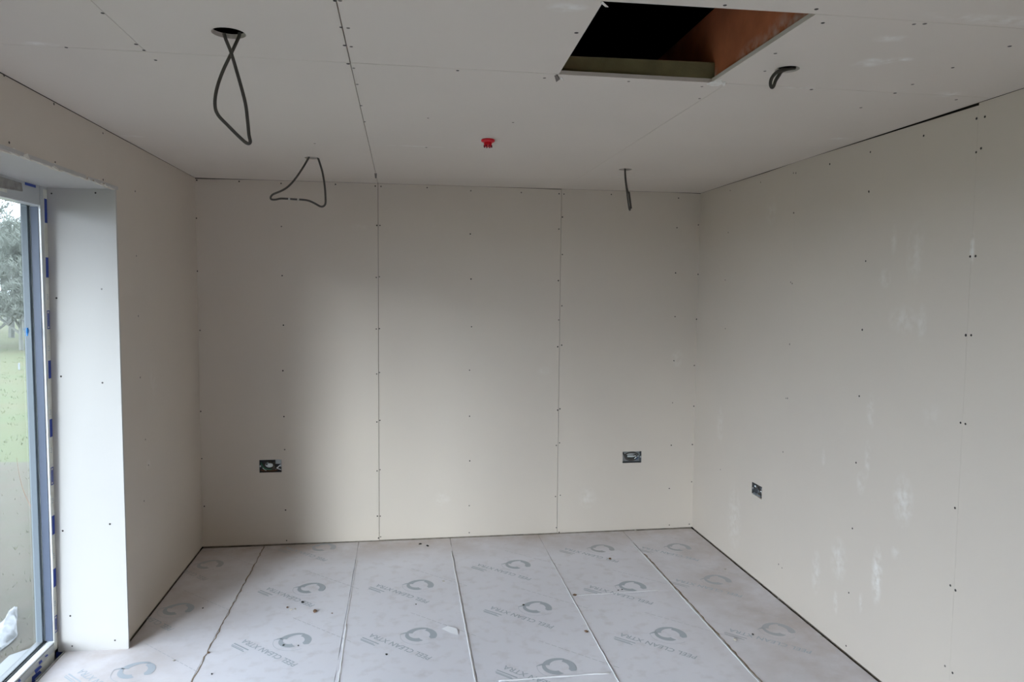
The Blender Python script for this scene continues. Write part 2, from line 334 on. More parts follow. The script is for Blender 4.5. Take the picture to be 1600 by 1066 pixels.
# ceiling boards, with downlight holes and the hatch
fc = lambda u, v, t: (u, v, t)
HY = -2.497
DL = [(.806, -2.698), (.800, -.839), (2.492, -.823), (2.425, -2.668)]
hc = [on(870, 121, 2, H), on(1110, 130, 2, H), on(1275, 22, 2, H), on(943, 2, 2, H)]
def cb(loops): return board(ceiling, loops, fc, H, H+T, M_ceil, 2)
cb([rect(-.0, S1-.0015, HY+.001, 0), circ(*DL[1], .036)])
cb([rect(S1+.0008, S2-.0008, HY+.0012, 0), circ(1.647, -1.475, .022, 16)])
cb([rect(S2+.0005, W, HY+.0012, 0), circ(*DL[2], .036)])
cb([rect(.0, .532, YR, HY-.0006)])
cb([rect(.5335, S1-.0017, YR, HY-.0006), circ(*DL[0], .044)])
cb([[(S1+.0015, YR), (1.9, YR), (W, YR), (W, hc[2].y-.0008), (hc[2].x, hc[2].y-.0008), (hc[3].x, hc[3].y), (hc[0].x, hc[0].y), (1.742, HY-.0012), (S1+.0015, HY-.0014)]])
cb([[(hc[2].x, hc[2].y+.0006), (W, hc[2].y+.0006), (W, HY-.0008), (hc[1].x+.004, HY-.0008), (hc[1].x, hc[1].y-.004)], circ(*DL[3], .036)])
# loft timbers
bm = bmesh.new(); box(bm, 2.268, 2.315, YR, .0, H+T+.001, H+.24); obj('joist', bm, M_joist, ceiling)
bm = bmesh.new(); box(bm, 1.675, 1.722, YR, .0, H+T+.001, H+.24); obj('joist', bm, M_joist, ceiling)
bm = bmesh.new(); box(bm, 1.085, 1.132, YR, .0, H+T+.001, H+.24); obj('joist', bm, M_joist, ceiling)
bm = bmesh.new(); box(bm, .51, .557, YR, .0, H+T+.001, H+.24); obj('joist', bm, M_joist, ceiling)
bm = bmesh.new(); hexa(bm, [(1.722, -2.475, H+T+.001), (2.267, -2.497, H+T+.001), (2.267, -2.44, H+T+.001), (1.722, -2.43, H+T+.001), (1.722, -2.475, H+.064), (2.267, -2.497, H+.064), (2.267, -2.44, H+.064), (1.722, -2.43, H+.064)])
obj('trimmer', bm, M_timb, ceiling)
# torn paper flaps at the hatch corners
def flap(pts, m=M_paper, th=.0015):
    bm = bmesh.new(); c = sum((Vector(p) for p in pts), Vector())/len(pts)
    a = [bm.verts.new(p) for p in pts]; b = [bm.verts.new((p[0]*.9+c.x*.1, p[1]*.9+c.y*.1, p[2]-th)) for p in pts]
    n = len(pts); bm.faces.new(a); bm.faces.new(b)
    for i in range(n): bm.faces.new((a[i], a[(i+1) % n], b[(i+1) % n], b[i]))
    return obj('torn_paper', bm, m, ceiling)
def P(x, y, z=H): q = on(x, y, 2, H); return (q.x, q.y, z)
flap([P(1104,131), P(1110,128), P(1118,126), P(1128,124), P(1131,129), P(1122,133), P(1112,133)], M_gyp, .004)
flap([P(1129,128), P(1134,127), P(1133,133), P(1129,134)], M_gyp, .003)
flap([P(938,3,H-.001), P(941,0,H-.002), P(951,8,H-.004), P(946,9,H-.002)], M_gyp)
flap([P(866,118,H-.0005), P(871,117), P(875,122,H-.003), P(869,126,H-.004)], M_screwp, .002)
flap([P(873,121,H-.001), P(878,120,H-.001), P(881,125,H-.003)], M_gyp, .001)
flap([P(585,271), P(589,271), P(588.5,278), P(586,279)], M_screwp, .0008)
flap([P(583,288.5), P(588,288), P(596,289), P(590,291)], M_screwp, .0008)

# ------------------------------------------------------------------ screws
def screw_mesh():
    bm = bmesh.new(); n = 10
    prof = [(.0058, 0), (.0050, .0006), (.0034, .0007), (.0016, .0002)]
    rings = [[bm.verts.new((r*math.cos(k*2*math.pi/n), r*math.sin(k*2*math.pi/n), z)) for k in range(n)] for r, z in prof]
    for A, B in zip(rings, rings[1:]):
        for k in range(n): bm.faces.new((A[k], A[(k+1) % n], B[(k+1) % n], B[k]))
    bm.faces.new(rings[-1]); return fin(bm, 'screw')
SM = [screw_mesh(), screw_mesh()]; SM[0].materials.append(M_screw); SM[1].materials.append(M_screwp)
def screw(px, py, ax, v, nrm, parent=None, kind=0, s=1.0):
    p = on(px, py, ax, v)
    if parent is None:
        uv = [p[i] for i in range(3) if i != ax]; best = None
        for o, pl, a, b, c, d in boards:
            if pl != ax: continue
            if ax == 1 and o.parent is not wall_back: continue
            if ax == 0 and ((v > 1) != (o.parent is wall_right)): continue
            dd = max(a-uv[0], uv[0]-b, c-uv[1], uv[1]-d)
            if best is None or dd < best[0]: best = (dd, o)
        parent = best[1]
    o = bpy.data.objects.new('screw', SM[kind]); COL.objects.link(o)
    n = Vector(nrm); o.rotation_mode = 'QUATERNION'; o.rotation_quaternion = n.to_track_quat('Z', 'Y')
    o.location = p+n*.0004; s *= random.uniform(.85, 1.1); o.scale = (s, s, 1); o.parent = parent
def crop(x0, y0, sc, pts): return [(x0+a/sc, y0+b/sc) for a, b in pts]
back = crop(290, 260, 3.553, [(62,77),(60,288),(65,582),(80,911),(297,84),(530,95),(832,100),(532,334),(536,607),(543,882)]) \
 + crop(290, 560, 3.553, [(84,295),(90,557),(104,822),(540,69),(546,324),(550,507),(555,843),(561,1012)]) \
 + crop(570, 280, 3.676, [(60,40),(93,42),(69,266),(87,266),(66,565),(84,561),(66,861),(84,859),(358,49),(609,67),(606,315),(610,574),(613,848),(899,77),(1116,84),(1144,86),(1135,218),(1115,287),(1135,433),(1112,583),(1132,728),(1114,809),(1108,963),(1131,954)]) \
 + crop(570, 560, 3.555, [(66,87),(82,79),(67,354),(84,345),(68,626),(85,619),(70,877),(86,877),(76,999),(88,992),(582,66),(582,322),(583,570),(580,819),(580,969),(1071,288),(1084,281),(1064,484),(1082,470),(1059,768),(1086,761),(1064,941),(1080,967)]) \
 + crop(860, 280, 3.676, [(350,88),(736,109),(727,279),(719,539),(716,790),(709,1043),(850,263),(848,547),(839,805)]) \
 + crop(860, 560, 3.553, [(686,14),(678,247),(671,483),(660,723),(660,926),(799,40),(796,266),(788,479),(784,686),(771,921)])
pale = {(594.9, 657.0)}
for i, (a, b) in enumerate(back): screw(a, b, 1, 0, (0, -1, 0), kind=1 if i % 4 == 3 else 0, s=.8)
right = crop(1190, 300, 2.961, [(482,320),(466,638),(452,945),(965,299),(990,297),(945,663),(970,663),(497,0)]) \
 + crop(1190, 660, 2.627, [(388,166),(373,436),(358,700),(347,918),(817,2),(837,7),(794,352),(775,670),(796,690),(784,1029)]) \
 + crop(1200, 0, 3.135, [(1022,581),(1063,572),(1044,727),(1020,746),(763,665),(502,745),(303,804),(494,938)])
rpale = crop(1190, 300, 2.961, [(135,418),(142,424),(130,705),(113,955),(120,955),(150,97)]) + crop(1190, 660, 2.627, [(88,122),(70,583),(84,598),(753,1001)]) \
 + crop(1200, 0, 3.135, [(125,848),(137,848),(125,1043)]) + crop(860, 280, 3.676, [(1022,307),(1004,580),(1005,859),(1033,65),(1208,18)]) + crop(860, 560, 3.553, [(944,618)])
for a, b in right: screw(a, b, 0, W, (-1, 0, 0), s=.85)
for a, b in rpale: screw(a, b, 0, W, (-1, 0, 0), kind=1, s=.75)
ceil_ = crop(0, 0, 4.635, [(743,94),(480,343),(986,320),(1042,363),(1127,435)]) + crop(300, 0, 3.135, [(730,133),(748,222),(765,312),(828,517),(846,596),(700,3)]) \
 + crop(560, 0, 3.676, [(570,405),(390,847)]) + crop(840, 0, 3.478, [(1018,28),(1515,49),(1550,124),(211,178),(1488,486)]) + crop(1200, 0, 3.135, [(1184,226),(905,331),(622,456)])
cpale = crop(300, 0, 3.135, [(765,137),(780,228),(792,333),(809,413),(601,703),(725,3)]) + crop(560, 0, 3.676, [(1068,448),(888,703),(400,678)]) \
 + crop(840, 0, 3.478, [(38,423),(495,442),(1292,290),(1235,386),(893,470),(880,535)]) + crop(1200, 0, 3.135, [(715,118),(768,116),(708,413),(455,527),(922,488)])
for a, b in ceil_: screw(a, b, 2, H, (0, 0, -1), s=.95)
for a, b in cpale: screw(a, b, 2, H, (0, 0, -1), kind=1, s=.95)
left = crop(0, 0, 4.635, [(28,545),(390,753),(745,965),(66,1033)]) + [(164, 199), (86, 253.5), (161, 281), (211, 299), (213, 400), (216, 494), (219, 590), (227, 687), (225, 783), (232, 727)]
for i, (a, b) in enumerate(left): screw(a, b, 0, 0, (1, 0, 0), kind=0 if i < 8 else 1, s=.8)
for a, b in crop(0, 230, 3.23, [(260,234),(482,231),(514,717),(285,762)])+crop(0, 540, 3.807, [(363,184),(610,222),(654,1062)])+crop(0, 800, 4.008, [(393,119),(688,77),(440,652),(720,805),(452,841)]):
    yy = -1.29
    for _ in range(4):
        q = on(a, b, 1, yy); k = max(0, min(1, q.z/ZO)); h_ = (q.x+.288)/.297
        yy = (-1.312-.010*h_)*(1-k)+(-1.268-.017*h_)*k
    screw(a, b, 1, yy-.0006, (0, -1, 0), parent=jamb, s=.72)

# ------------------------------------------------------------------ floor boards with printed film
SF = [.378+.6*k for k in range(5)]
TH = .022
A136 = math.radians(136.2)
def ring_print(parent, c, m, s=1.0):
    def arc(bm, a0, a1, ro0, ro1, ri0, ri1, n=16):
        """crescent: outer/inner radii run from *0 to *1"""
        o = []; q = []
        for i in range(n+1):
            t = i/n; a = math.radians(a0+(a1-a0)*t); ro = (ro0+(ro1-ro0)*t); ri = (ri0+(ri1-ri0)*t)
            o.append(bm.verts.new((c[0]+s*ro*math.cos(a), c[1]+s*ro*math.sin(a), .0007))); q.append(bm.verts.new((c[0]+s*ri*math.cos(a), c[1]+s*ri*math.sin(a), .0007)))
        for i in range(n): bm.faces.new((o[i], o[i+1], q[i+1], q[i]))
    bm = bmesh.new()
    arc(bm, 152, 262, .072, .064, .058, .028)           # lower-left crescent
    arc(bm, 262, 285, .064, .056, .028, .056, 5)
    arc(bm, 58, 148, .082, .074, .068, .040)             # top crescent
    arc(bm, 148, 168, .074, .098, .040, .094, 6)         # its beak
    arc(bm, 60, -28, .079, .083, .052, .048)             # right-hand crescent
    arc(bm, -28, -38, .083, .066, .048, .062, 4)
    arc(bm, 165, 300, .094, .094, .0925, .0925, 20)      # thin outer line
    o = obj('ring_logo_print', bm, m, parent); return o
def text_mesh(body, size):
    cu = bpy.data.curves.new('t', 'FONT'); cu.body = body; cu.size = size; cu.align_x = 'CENTER'; cu.align_y = 'CENTER'; cu.resolution_u = 2; cu.offset = .0004
    to = bpy.data.objects.new('t', cu); COL.objects.link(to)
    dg = bpy.context.evaluated_depsgraph_get(); dg.update(); me = bpy.data.meshes.new_from_object(to.evaluated_get(dg))
    bpy.data.objects.remove(to); return me
TX = text_mesh('PEEL CLEAN XTRA', .047)
w_ = max(v.co.x for v in TX.vertices)-min(v.co.x for v in TX.vertices)
for v in TX.vertices: v.co.x *= .385/w_
def put(me, name, loc, parent, m):
    o = link(name, me, m, parent); o.location = loc; o.rotation_euler = (0, 0, A136); return o
BARM = None
def prints(board, ring, s=1.0, faint=False, text=True):
    """the film's repeating mark: ring, wording running up to the left, small maker's lines beyond its end"""
    global BARM
    c = Vector((ring[0], ring[1], 0)); d = Vector((math.cos(A136), math.sin(A136), 0)); u = Vector((-d.y, d.x, 0))
    m = M_print2 if faint else M_print
    ring_print(board, c, m, s)
    if text:
        o = put(TX.copy() if faint else TX, 'wording_print', c+u*.137+d*.002+Vector((0, 0, .0007)), board, m)
        if not o.data.materials: o.data.materials.append(m)
        bm = bmesh.new()
        for j, (off, l0, l1, h) in enumerate(((.030, -.05, .06, .007), (.043, -.03, .058, .004), (.051, -.045, .05, .006))):
            q = c+u*(.137+off+.012)+d*.145
            a = [q+d*l0-u*h/2, q+d*l1-u*h/2, q+d*l1+u*h/2, q+d*l0+u*h/2]
            bm.faces.new([bm.verts.new(p+Vector((0, 0, .0006))) for p in a])
        obj('small_line_print', bm, m, board)
    bm = bmesh.new(); q = c-u*.155
    for k in range(12):
        a0 = -.22+k*.036; p0 = q+d*a0; p1 = q+d*(a0+.027)
        bm.faces.new([bm.verts.new(p+Vector((0, 0, .0006))) for p in (p0-u*.0012, p1-u*.0012, p1+u*.0012, p0+u*.0012)])
    obj('dashed_line_print', bm, M_print2, board)
def fboard(loop):
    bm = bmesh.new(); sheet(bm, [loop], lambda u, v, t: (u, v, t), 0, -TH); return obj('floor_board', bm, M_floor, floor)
G = .0010
xs = [0.0]+SF+[W+.0]
cuts = {0: [-3.1, -5.5, -7.9], 1: [-2.25, -4.65, -7.05], 2: [-2.95, -5.35, -7.75], 3: [-1.815, -4.215, -6.6], 4: [-1.006, -3.4, -5.8], 5: [-2.5, -4.9, -7.3]}
fbs = {}
def wob(x, y0, y1, amp=.0012):
    n = max(2, int(abs(y1-y0)/.06)); return [(x+random.uniform(-amp, amp), y0+(y1-y0)*i/n) for i in range(n+1)]
for s in range(6):
    ys = [0.0-(.0)]+cuts[s]+[YR]
    x0, x1 = xs[s]+(G if s else 0), xs[s+1]-(G if s < 5 else -.0)
    if s == 5: x1 = W-.004
    fbs[s] = []
    for a, b in zip(ys, ys[1:]):
        a -= .001; b += .001
        if s == 0 and a > -1:
            lp = [(x0, a)]+[(0.0, -1.26), (-.255, -1.255), (-.255, b)]+wob(x1, b, a)
        elif s == 0:
            if a < YE: lp = [(0, a), (0, Y2), (-.255, Y2), (-.255, b)] if b > Y3 else [(-.255, a), (-.255, Y3), (0, Y3), (0, b)]
            else: lp = [(-.255, a)]+([(-.255, b)] if b > YE else [(-.255, YE), (0, YE), (0, b)]); lp = lp+wob(x1, b, a)
        else: lp = wob(x0, a, b)+wob(x1, b, a)
        fbs[s].append((fboard(lp), a, b))
ring_px = {0: [(327, 883), (277, 953), (211, 1049)], 1: [(505, 856), (485, 920), (459, 1002)], 2: [(655, 915), (656, 993)],
           3: [(808, 883), (838, 950), (872, 1043)], 4: [(940, 858), (987, 917), (1046, 992)], 5: [(1060, 856), (1120, 907), (1215, 985)]}
for s, L_ in ring_px.items():
    for q in L_:
        p = on(q[0], q[1], 2, 0)
        bo = [f for f, a, b in fbs[s] if b < p.y <= a][0]
        prints(bo, p, faint=(s == 5 or q in ((327, 883), (940, 858), (505, 856))))
# raised white film edges and brown dust along the joints
def ribbon(name, pts, wid, z, m, parent, amp=.0015, seg=.03):
    bm = bmesh.new(); L_ = []; R_ = []
    pts = [Vector((p[0], p[1], 0)) for p in pts]; out = []
    for a, b in zip(pts, pts[1:]):
        n = max(1, int((b-a).length/seg))
        for i in range(n): out.append(a.lerp(b, i/n))
    out.append(pts[-1])
    d = (out[-1]-out[0]).normalized(); nn = Vector((-d.y, d.x, 0))
    ring = []
    for p in out:
        w = wid*random.uniform(.35, 1.25); c = p+nn*random.uniform(-amp, amp); zz = z*random.uniform(.3, 1.2)
        ring.append([bm.verts.new(c-nn*w/2), bm.verts.new(c-nn*w*.1+Vector((0, 0, zz+.0008))), bm.verts.new(c+nn*w/2)])
    for A, B in zip(ring, ring[1:]):
        for k in range(2): bm.faces.new((A[k], A[k+1], B[k+1], B[k]))
    for r in (ring[0], ring[-1]): bm.faces.new(r)
    for v in bm.verts: v.co.z += .0004
    return obj(name, bm, m, parent, True)
b_ = lambda s, i=0: fbs[s][i][0]
ribbon('film_edge', [(SF[2]-.008, -.26), (SF[2]-.007, -1.1), (SF[2]-.008, -1.45), (SF[2]-.007, -2.3)], .009, .005, M_edge, b_(2))
ribbon('film_edge', [(SF[1]+.010, -1.2), (SF[1]+.016, -1.6), (SF[1]+.02, -2.1)], .014, .003, M_edge, b_(2))
ribbon('film_edge', [(SF[1]+.006, -.3), (SF[1]+.007, -1.2)], .004, .002, M_edge, b_(2))
ribbon('film_edge', [(SF[3]-.006, -.45), (SF[3]-.006, -1.1), (SF[3]-.004, -1.9)], .006, .004, M_edge, b_(3))
ribbon('film_edge', [(SF[4]-.008, -.25), (SF[4]-.007, -1.0), (SF[4]-.010, -2.2)], .008, .004, M_edge, b_(4))
ribbon('film_edge', [(SF[3]+.02, -1.012), (SF[4]-.10, -1.002)], .008, .002, M_edge, b_(4, 1))
ribbon('film_edge', [(SF[2]+.09, -1.822), (SF[3]-.02, -1.822)], .012, .004, M_edge, b_(3, 1))
ribbon('dust_line', [(SF[0]+.004, -.02), (SF[0]+.004, -1.9)], .006, .0015, M_dust, b_(0), .004)
ribbon('dust_line', [(SF[4]+.006, -.45), (SF[4]+.005, -1.2), (SF[4]+.004, -2.3)], .009, .0015, M_dust, b_(5), .003)
# torn film flap in the bright strip
bm = bmesh.new(); q = [on(a, b, 2, 0) for a, b in ((690, 983), (700, 980.5), (714, 985), (716, 993), (705, 990))]
vs = [bm.verts.new((p.x, p.y, .001+.006*(i in (1, 2)))) for i, p in enumerate(q)]; bm.faces.new(vs); obj('film_flap', bm, M_edge, b_(2))
# threshold channel between the boards and the window
bm = bmesh.new(); [box(bm, x0, x1, y0, y1, -.03, z1) for y0, y1 in ((YE, -1.262), (Y3, Y2)) for x0, x1, z1 in ((-.262, -.2555, .004), (-.282, -.262, -.018))]; tr = obj('trim_1', bm, M_alu); tag(tr, kind='structure')

# ------------------------------------------------------------------ window
XI, XO = -.288, -.358
def rail(name, x0, x1, y0, y1, z0, z1, m, bev=.004):
    bm = bmesh.new(); box(bm, x0, x1, y0, y1, z0, z1)
    bmesh.ops.bevel(bm, geom=bm.edges[:], offset=bev, segments=2, affect='EDGES')
    o = obj(name, bm, m, win); o.location = -win.location; return o
YF = -1.250; Z0, Z1 = -.075, ZO+.012; YB = -1.335
def glazing(name, yf, ye, mulls):
    global win
    win = empty(name, (XI, (yf+ye)/2, 0)); tag(win, kind='structure'); yb = yf-.085
    rail('side_rail', XO, XI, yb, yf, Z0, Z1, M_white)
    rail('side_rail', XO, XI, ye, ye+.085, Z0, Z1, M_white)
    rail('head_rail', XO, XI-.001, ye+.08, yb+.004, 2.012, Z1, M_white)
    rail('bottom_rail', XO, XI-.001, ye+.08, yb+.004, Z0, .058, M_white)
    for ym in mulls: rail('mullion', XO, XI-.001, ym-.05, ym+.05, .05, 2.02, M_white)
    ed = [ye+.085]+[v for m in sorted(mulls) for v in (m-.05, m+.05)]+[yb]
    for a, b in zip(ed[::2], ed[1::2]):
        wd_ = .006; xo, xi = -.324, XI-.002
        bm = bmesh.new()
        O = [(a, .058), (b, .058), (b, 2.012), (a, 2.012)]; I = [(a+wd_, .058+wd_), (b-wd_, .058+wd_), (b-wd_, 2.012-wd_), (a+wd_, 2.012-wd_)]
        ring = [[bm.verts.new((xx, y, z)) for y, z in L_] for xx, L_ in ((xi, O), (xi-.002, [((o_[0]*.45+i_[0]*.55), (o_[1]*.45+i_[1]*.55)) for o_, i_ in zip(O, I)]), (xi-.014, I), (xo, I), (xo, O))]
        for A, B in zip(ring, ring[1:]+ring[:1]):
            for k in range(4): bm.faces.new((A[k], A[(k+1) % 4], B[(k+1) % 4], B[k]))
        bm.normal_update(); o = obj('glazing_bead', bm, M_bead, win); o.location = -win.location
        for y0_, y1_ in ((a, a+.0075), (b-.0075, b)):      # sides of the rebate, darker blue-grey than the beads
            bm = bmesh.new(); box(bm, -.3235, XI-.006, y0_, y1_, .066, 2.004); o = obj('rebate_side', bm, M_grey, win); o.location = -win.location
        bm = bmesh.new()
        for y0_ in (a, b-.003): box(bm, XI-.006, XI+.0022, y0_, y0_+.003, .06, 2.01)  # white strips put in as the highlight along the bead edges
        o = obj('bead_highlight', bm, M_bead, win); o.location = -win.location
        bm = bmesh.new()
        for k in (0, 2):      # gasket line against the glass
            (y0, z0), (y1, z1) = I[k], I[(k+1) % 4]
            box(bm, xo-.001, xo+.004, min(y0, y1), max(y0, y1)+(0 if y0 != y1 else .004), min(z0, z1), max(z0, z1)+(.004 if z0 == z1 else 0))
        o = obj('gasket', bm, M_gask, win); o.location = -win.location
        bm = bmesh.new(); box(bm, -.330, -.326, a+.002, b-.002, .06, 2.01); o = obj('pane', bm, M_glass, win); o.location = -win.location
        bm = bmesh.new()       # blue-grey outer rebate seen through the glass
        for y0_, y1_ in ((a, a+.020), (b-.020, b)): box(bm, -.3575, -.331, y0_, y1_, .058, 2.012)
        o = obj('outer_bead', bm, M_outer, win); o.location = -win.location
        bm = bmesh.new(); box(bm, -.3575, -.331, a, b, .058, .072); o = obj('outer_bottom_bead', bm, M_sillw, win); o.location = -win.location
    bm = bmesh.new(); hexa(bm, [(-.52, ye, -.10), (-.33, ye, -.10), (-.33, yf, -.10), (-.52, yf, -.10), (-.52, ye, -.03), (-.355, ye, .02), (-.355, yf, .02), (-.52, yf, -.03)])
    o = obj('outer_sill', bm, M_sillw, win); o.location = -win.location
glazing('added_window', Y2, Y3, (-5.66, -6.84))
glazing('window_1', YF, YE, (-2.33, -3.40))
# protective tape on the rails with its blue print, running down beside the reveal board
def ye_(z): return -1.312+.044*max(0, min(1, z/ZO))
XP = XI+.0016
bm = bmesh.new(); zs = [-.03+(ZO-.01+.03)*i/12 for i in range(13)]
for z0, z1 in zip(zs, zs[1:]): hexa(bm, [(XI, ye_(z0)-.034, z0), (XI+.0008, ye_(z0)-.034, z0), (XI+.0008, ye_(z0)+.004, z0), (XI, ye_(z0)+.004, z0), (XI, ye_(z1)-.034, z1), (XI+.0008, ye_(z1)-.034, z1), (XI+.0008, ye_(z1)+.004, z1), (XI, ye_(z1)+.004, z1)])
tape = obj('protective_tape', bm, M_film, win); tape.location = -win.location
bm = bmesh.new(); box(bm, XI, XI+.0008, -2.6, -1.255, -.062, .022); tape2 = obj('protective_tape', bm, M_film, win); tape2.location = -win.location
bm = bmesh.new(); box(bm, XI, XI+.0008, -2.6, -1.60, 2.03, 2.085); tape3 = obj('protective_tape', bm, M_film, win); tape3.location = -win.location
def bar(parent, pts, m=M_blue):
    bm = bmesh.new(); a = [bm.verts.new(p) for p in pts]; b = [bm.verts.new((p[0]-.0005, p[1], p[2])) for p in pts]; n = len(pts)
    bm.faces.new(a); bm.faces.new(b)
    for i in range(n): bm.faces.new((a[i], a[(i+1) % n], b[(i+1) % n], b[i]))
    return obj('blue_print', bm, m, parent)
def zz(py): return on(80, py, 0, XP).z
def yq(y0, y1, z0, z1): return [(XP, ye_(z0)+y0, z0), (XP, ye_(z0)+y1, z0), (XP, ye_(z1)+y1, z1), (XP, ye_(z1)+y0, z1)]
for p0, p1, hollow in [(313, 350, 0), (403, 434, 0), (485, 514, 1), (563, 591, 0), (655, 683, 0), (731, 759, 1), (808, 838, 0), (893, 922, 0), (969, 996, 1)]:
    z1, z0 = zz(p0), zz(p1); y0, y1 = -.027, -.003
    if hollow:
        for q in ((y0, y0+.004, z0, z1), (y1-.004, y1, z0, z1), (y0, y1, z0, z0+.004), (y0, y1, z1-.004, z1), (y0+.008, y1-.008, z0+.012, z1-.012)): bar(tape, yq(*q))
    else: bar(tape, yq(y0, y1, z0, z1))
for p0 in (460, 540, 640, 700, 780, 868, 945):           # small figures between the blocks
    z1 = zz(p0)
    for j in range(3): bar(tape, yq(-.024+.004*(j % 2), -.012+.003*(j % 2), z1-.009*j-.004, z1-.009*j), M_print)
for q in ([(88, 1020), (99, 1012), (101, 1018), (88, 1029)], [(70, 1026), (74, 1022.5), (75.5, 1024), (72, 1027)], [(61, 1035), (65, 1031), (66.5, 1034), (61.5, 1039)],
          [(54, 1048), (63, 1040), (66, 1042), (56, 1053)], [(50, 1058), (62, 1048), (65, 1051), (50, 1066)], [(42, 1072), (54, 1062), (58, 1066), (44, 1080)], [(28, 1064), (31, 1061), (33, 1064), (30, 1066)]):
    bar(tape2, [on(a_, b_2, 0, XP) for a_, b_2 in q])
# blue mark on the head rail, and the dark smudge of packing beside it
a = on(39, 287, 0, XP); b = on(56, 292, 0, XP)
bar(tape3, [(XP, a.y, a.z-.005), (XP, b.y, a.z-.005), (XP, b.y, a.z+.006), (XP, a.y, a.z+.006)])
bm = bmesh.new(); a = on(0, 279, 0, XI); b = on(34, 288, 0, XI)
hexa(bm, [(XI, a.y-.1, 2.035), (XI+.004, a.y-.1, 2.04), (XI+.004, b.y, 2.052), (XI, b.y, 2.05), (XI, a.y-.1, 2.088), (XI+.004, a.y-.1, 2.086), (XI+.004, b.y-.02, 2.082), (XI, b.y, 2.085)])
o = obj('packing_strip', bm, M_alu, win); o.location = -win.location
# grubby mastic and dust where the reveal meets the frame
bm = bmesh.new(); tube(bm, [Vector((XI+.003, -1.297+.038*t-.0, .0+ZO*t)) for t in [i/20 for i in range(21)]], .0035, 6); o = obj('sealant_bead', bm, M_dust, win); o.location = -win.location
# blue plastic tag on the glass
tg = on(42, 517, 0, -.325)
bm = bmesh.new(); lathe(bm, [(.004, .0), (.009, .001), (.009, .004), (.006, .006), (.002, .0065)], 14)
bmesh.ops.rotate(bm, verts=bm.verts[:], cent=(0, 0, 0), matrix=Matrix.Rotation(math.pi/2, 3, 'Y')); bmesh.ops.scale(bm, vec=(1, 1, 1.5), verts=bm.verts[:])
box(bm, -.001, .003, -.003, .003, -.022, -.008)
o = obj('blue_clip', bm, M_bluetag); o.location = tg; tag(o, 'small bright blue plastic clip stuck on the window glass', 'clip')

# ------------------------------------------------------------------ socket back boxes
w_lim = .1
def backbox(w, h, label, n_, loc, rot, cabs, blanks):
    e = empty('socket_box', loc); e.rotation_euler = (0, 0, rot); tag(e, label, 'socket box', 'open socket boxes in the walls')
    D = .040
    def sub(name, bm, m, par=e, sm_=False): return obj(name, bm, m, par, sm_)
    bm = bmesh.new()    # open steel box, local +y into the wall
    t = .0015
    box(bm, -w/2, w/2, D-t, D, -h/2, h/2); pan = sub('back_plate', bm, M_galvd if w > w_lim and 'left' in label else M_galv)
    bm = bmesh.new(); box(bm, -w/2, -w/2+t, .001, D, -h/2, h/2); box(bm, w/2-t, w/2, .001, D, -h/2, h/2); box(bm, -w/2, w/2, .001, D, -h/2, -h/2+t); box(bm, -w/2, w/2, .001, D, h/2-t, h/2)
    sub('box_side', bm, M_galvd)
    for x in blanks:
        bm = bmesh.new(); lathe(bm, [(.010, 0), (.010, .0012), (.0088, .0012), (.0088, .0004)], 20)
        bmesh.ops.rotate(bm, verts=bm.verts[:], cent=(0, 0, 0), matrix=Matrix.Rotation(math.pi/2, 3, 'X')); bmesh.ops.translate(bm, verts=bm.verts[:], vec=(x, D-t-.0001, 0))
        sub('knockout', bm, M_galvd)
    for sx_ in (-1, 1):
        bm = bmesh.new(); box(bm, sx_*(w/2-.001)-(.009 if sx_ > 0 else 0), sx_*(w/2-.001)+(.009 if sx_ < 0 else 0), .003, .005, -.006, .006); sub('lug', bm, M_galv)
    for pts, r, m, nm in cabs:
        bm = bmesh.new(); tube(bm, smoothpath([(a, c, b) for a, b, c in pts], 5), r, 8); sub(nm, bm, m, e, True)
    return e
M_wb = mat('brown_wire', (.14, .06, .03), .5); M_wl = mat('blue_wire', (.03, .09, .25), .5); M_wg = mat('green_yellow_wire', (.06, .28, .16), .5)
M_shell = mat('pale_plaster_splash', (.88, .93, .94), .5)
c1 = [((b1[0][0]+b1[1][0])/2), 0, (b1[0][1]+b1[2][1])/2]; w1 = b1[1][0]-b1[0][0]; h1 = b1[2][1]-b1[1][1]
def loop(cx, cz, rx, rz, y0, y1, n=14, a0=0, turn=1.0):
    return [(cx+rx*math.cos(a0+turn*2*math.pi*i/n), cz+rz*math.sin(a0+turn*2*math.pi*i/n), y0+(y1-y0)*i/n) for i in range(n+1)]
bx1 = backbox(w1, h1, 'double socket box in back wall left, dark cable looped round bright steel', 1, c1, 0,
    [(loop(-.012, .002, .031, .027, .010, .018), .0048, M_cable, 'cable'), (loop(-.010, -.004, .036, .024, .022, .014, a0=3.6, turn=.7), .0045, M_cable, 'cable'),
     ([(-.062, .02, .02), (-.052, .0, .014), (-.040, -.012, .012), (-.02, -.022, .01), (.005, -.026, .012)], .0025, M_wg, 'wire'),
     ([(.02, .03, .02), (.026, .005, .012), (.03, -.018, .014), (.045, -.028, .02)], .0048, M_cable, 'cable'),
     ([(.03, -.03, .02), (.044, -.012, .012), (.058, .002, .016), (.066, .004, .02)], .0028, M_shell, 'wire'),
     ([(.036, -.012, .012), (.048, -.022, .014), (.062, -.030, .02)], .0025, M_shell, 'wire'),
     ([(-.05, -.012, .01), (-.038, -.024, .009), (-.028, -.030, .012)], .0022, M_shell, 'wire'),
     ([(-.064, -.03, .016), (-.03, -.034, .018), (.02, -.034, .018), (.04, -.030, .018)], .005, M_wb, 'wire')], [-.026])
bm = bmesh.new(); box(bm, .026, .064, .034, .0375, .006, .036); obj('pale_plate', bm, M_shell, bx1)  # pale plate making the lighter patch at the box's upper right
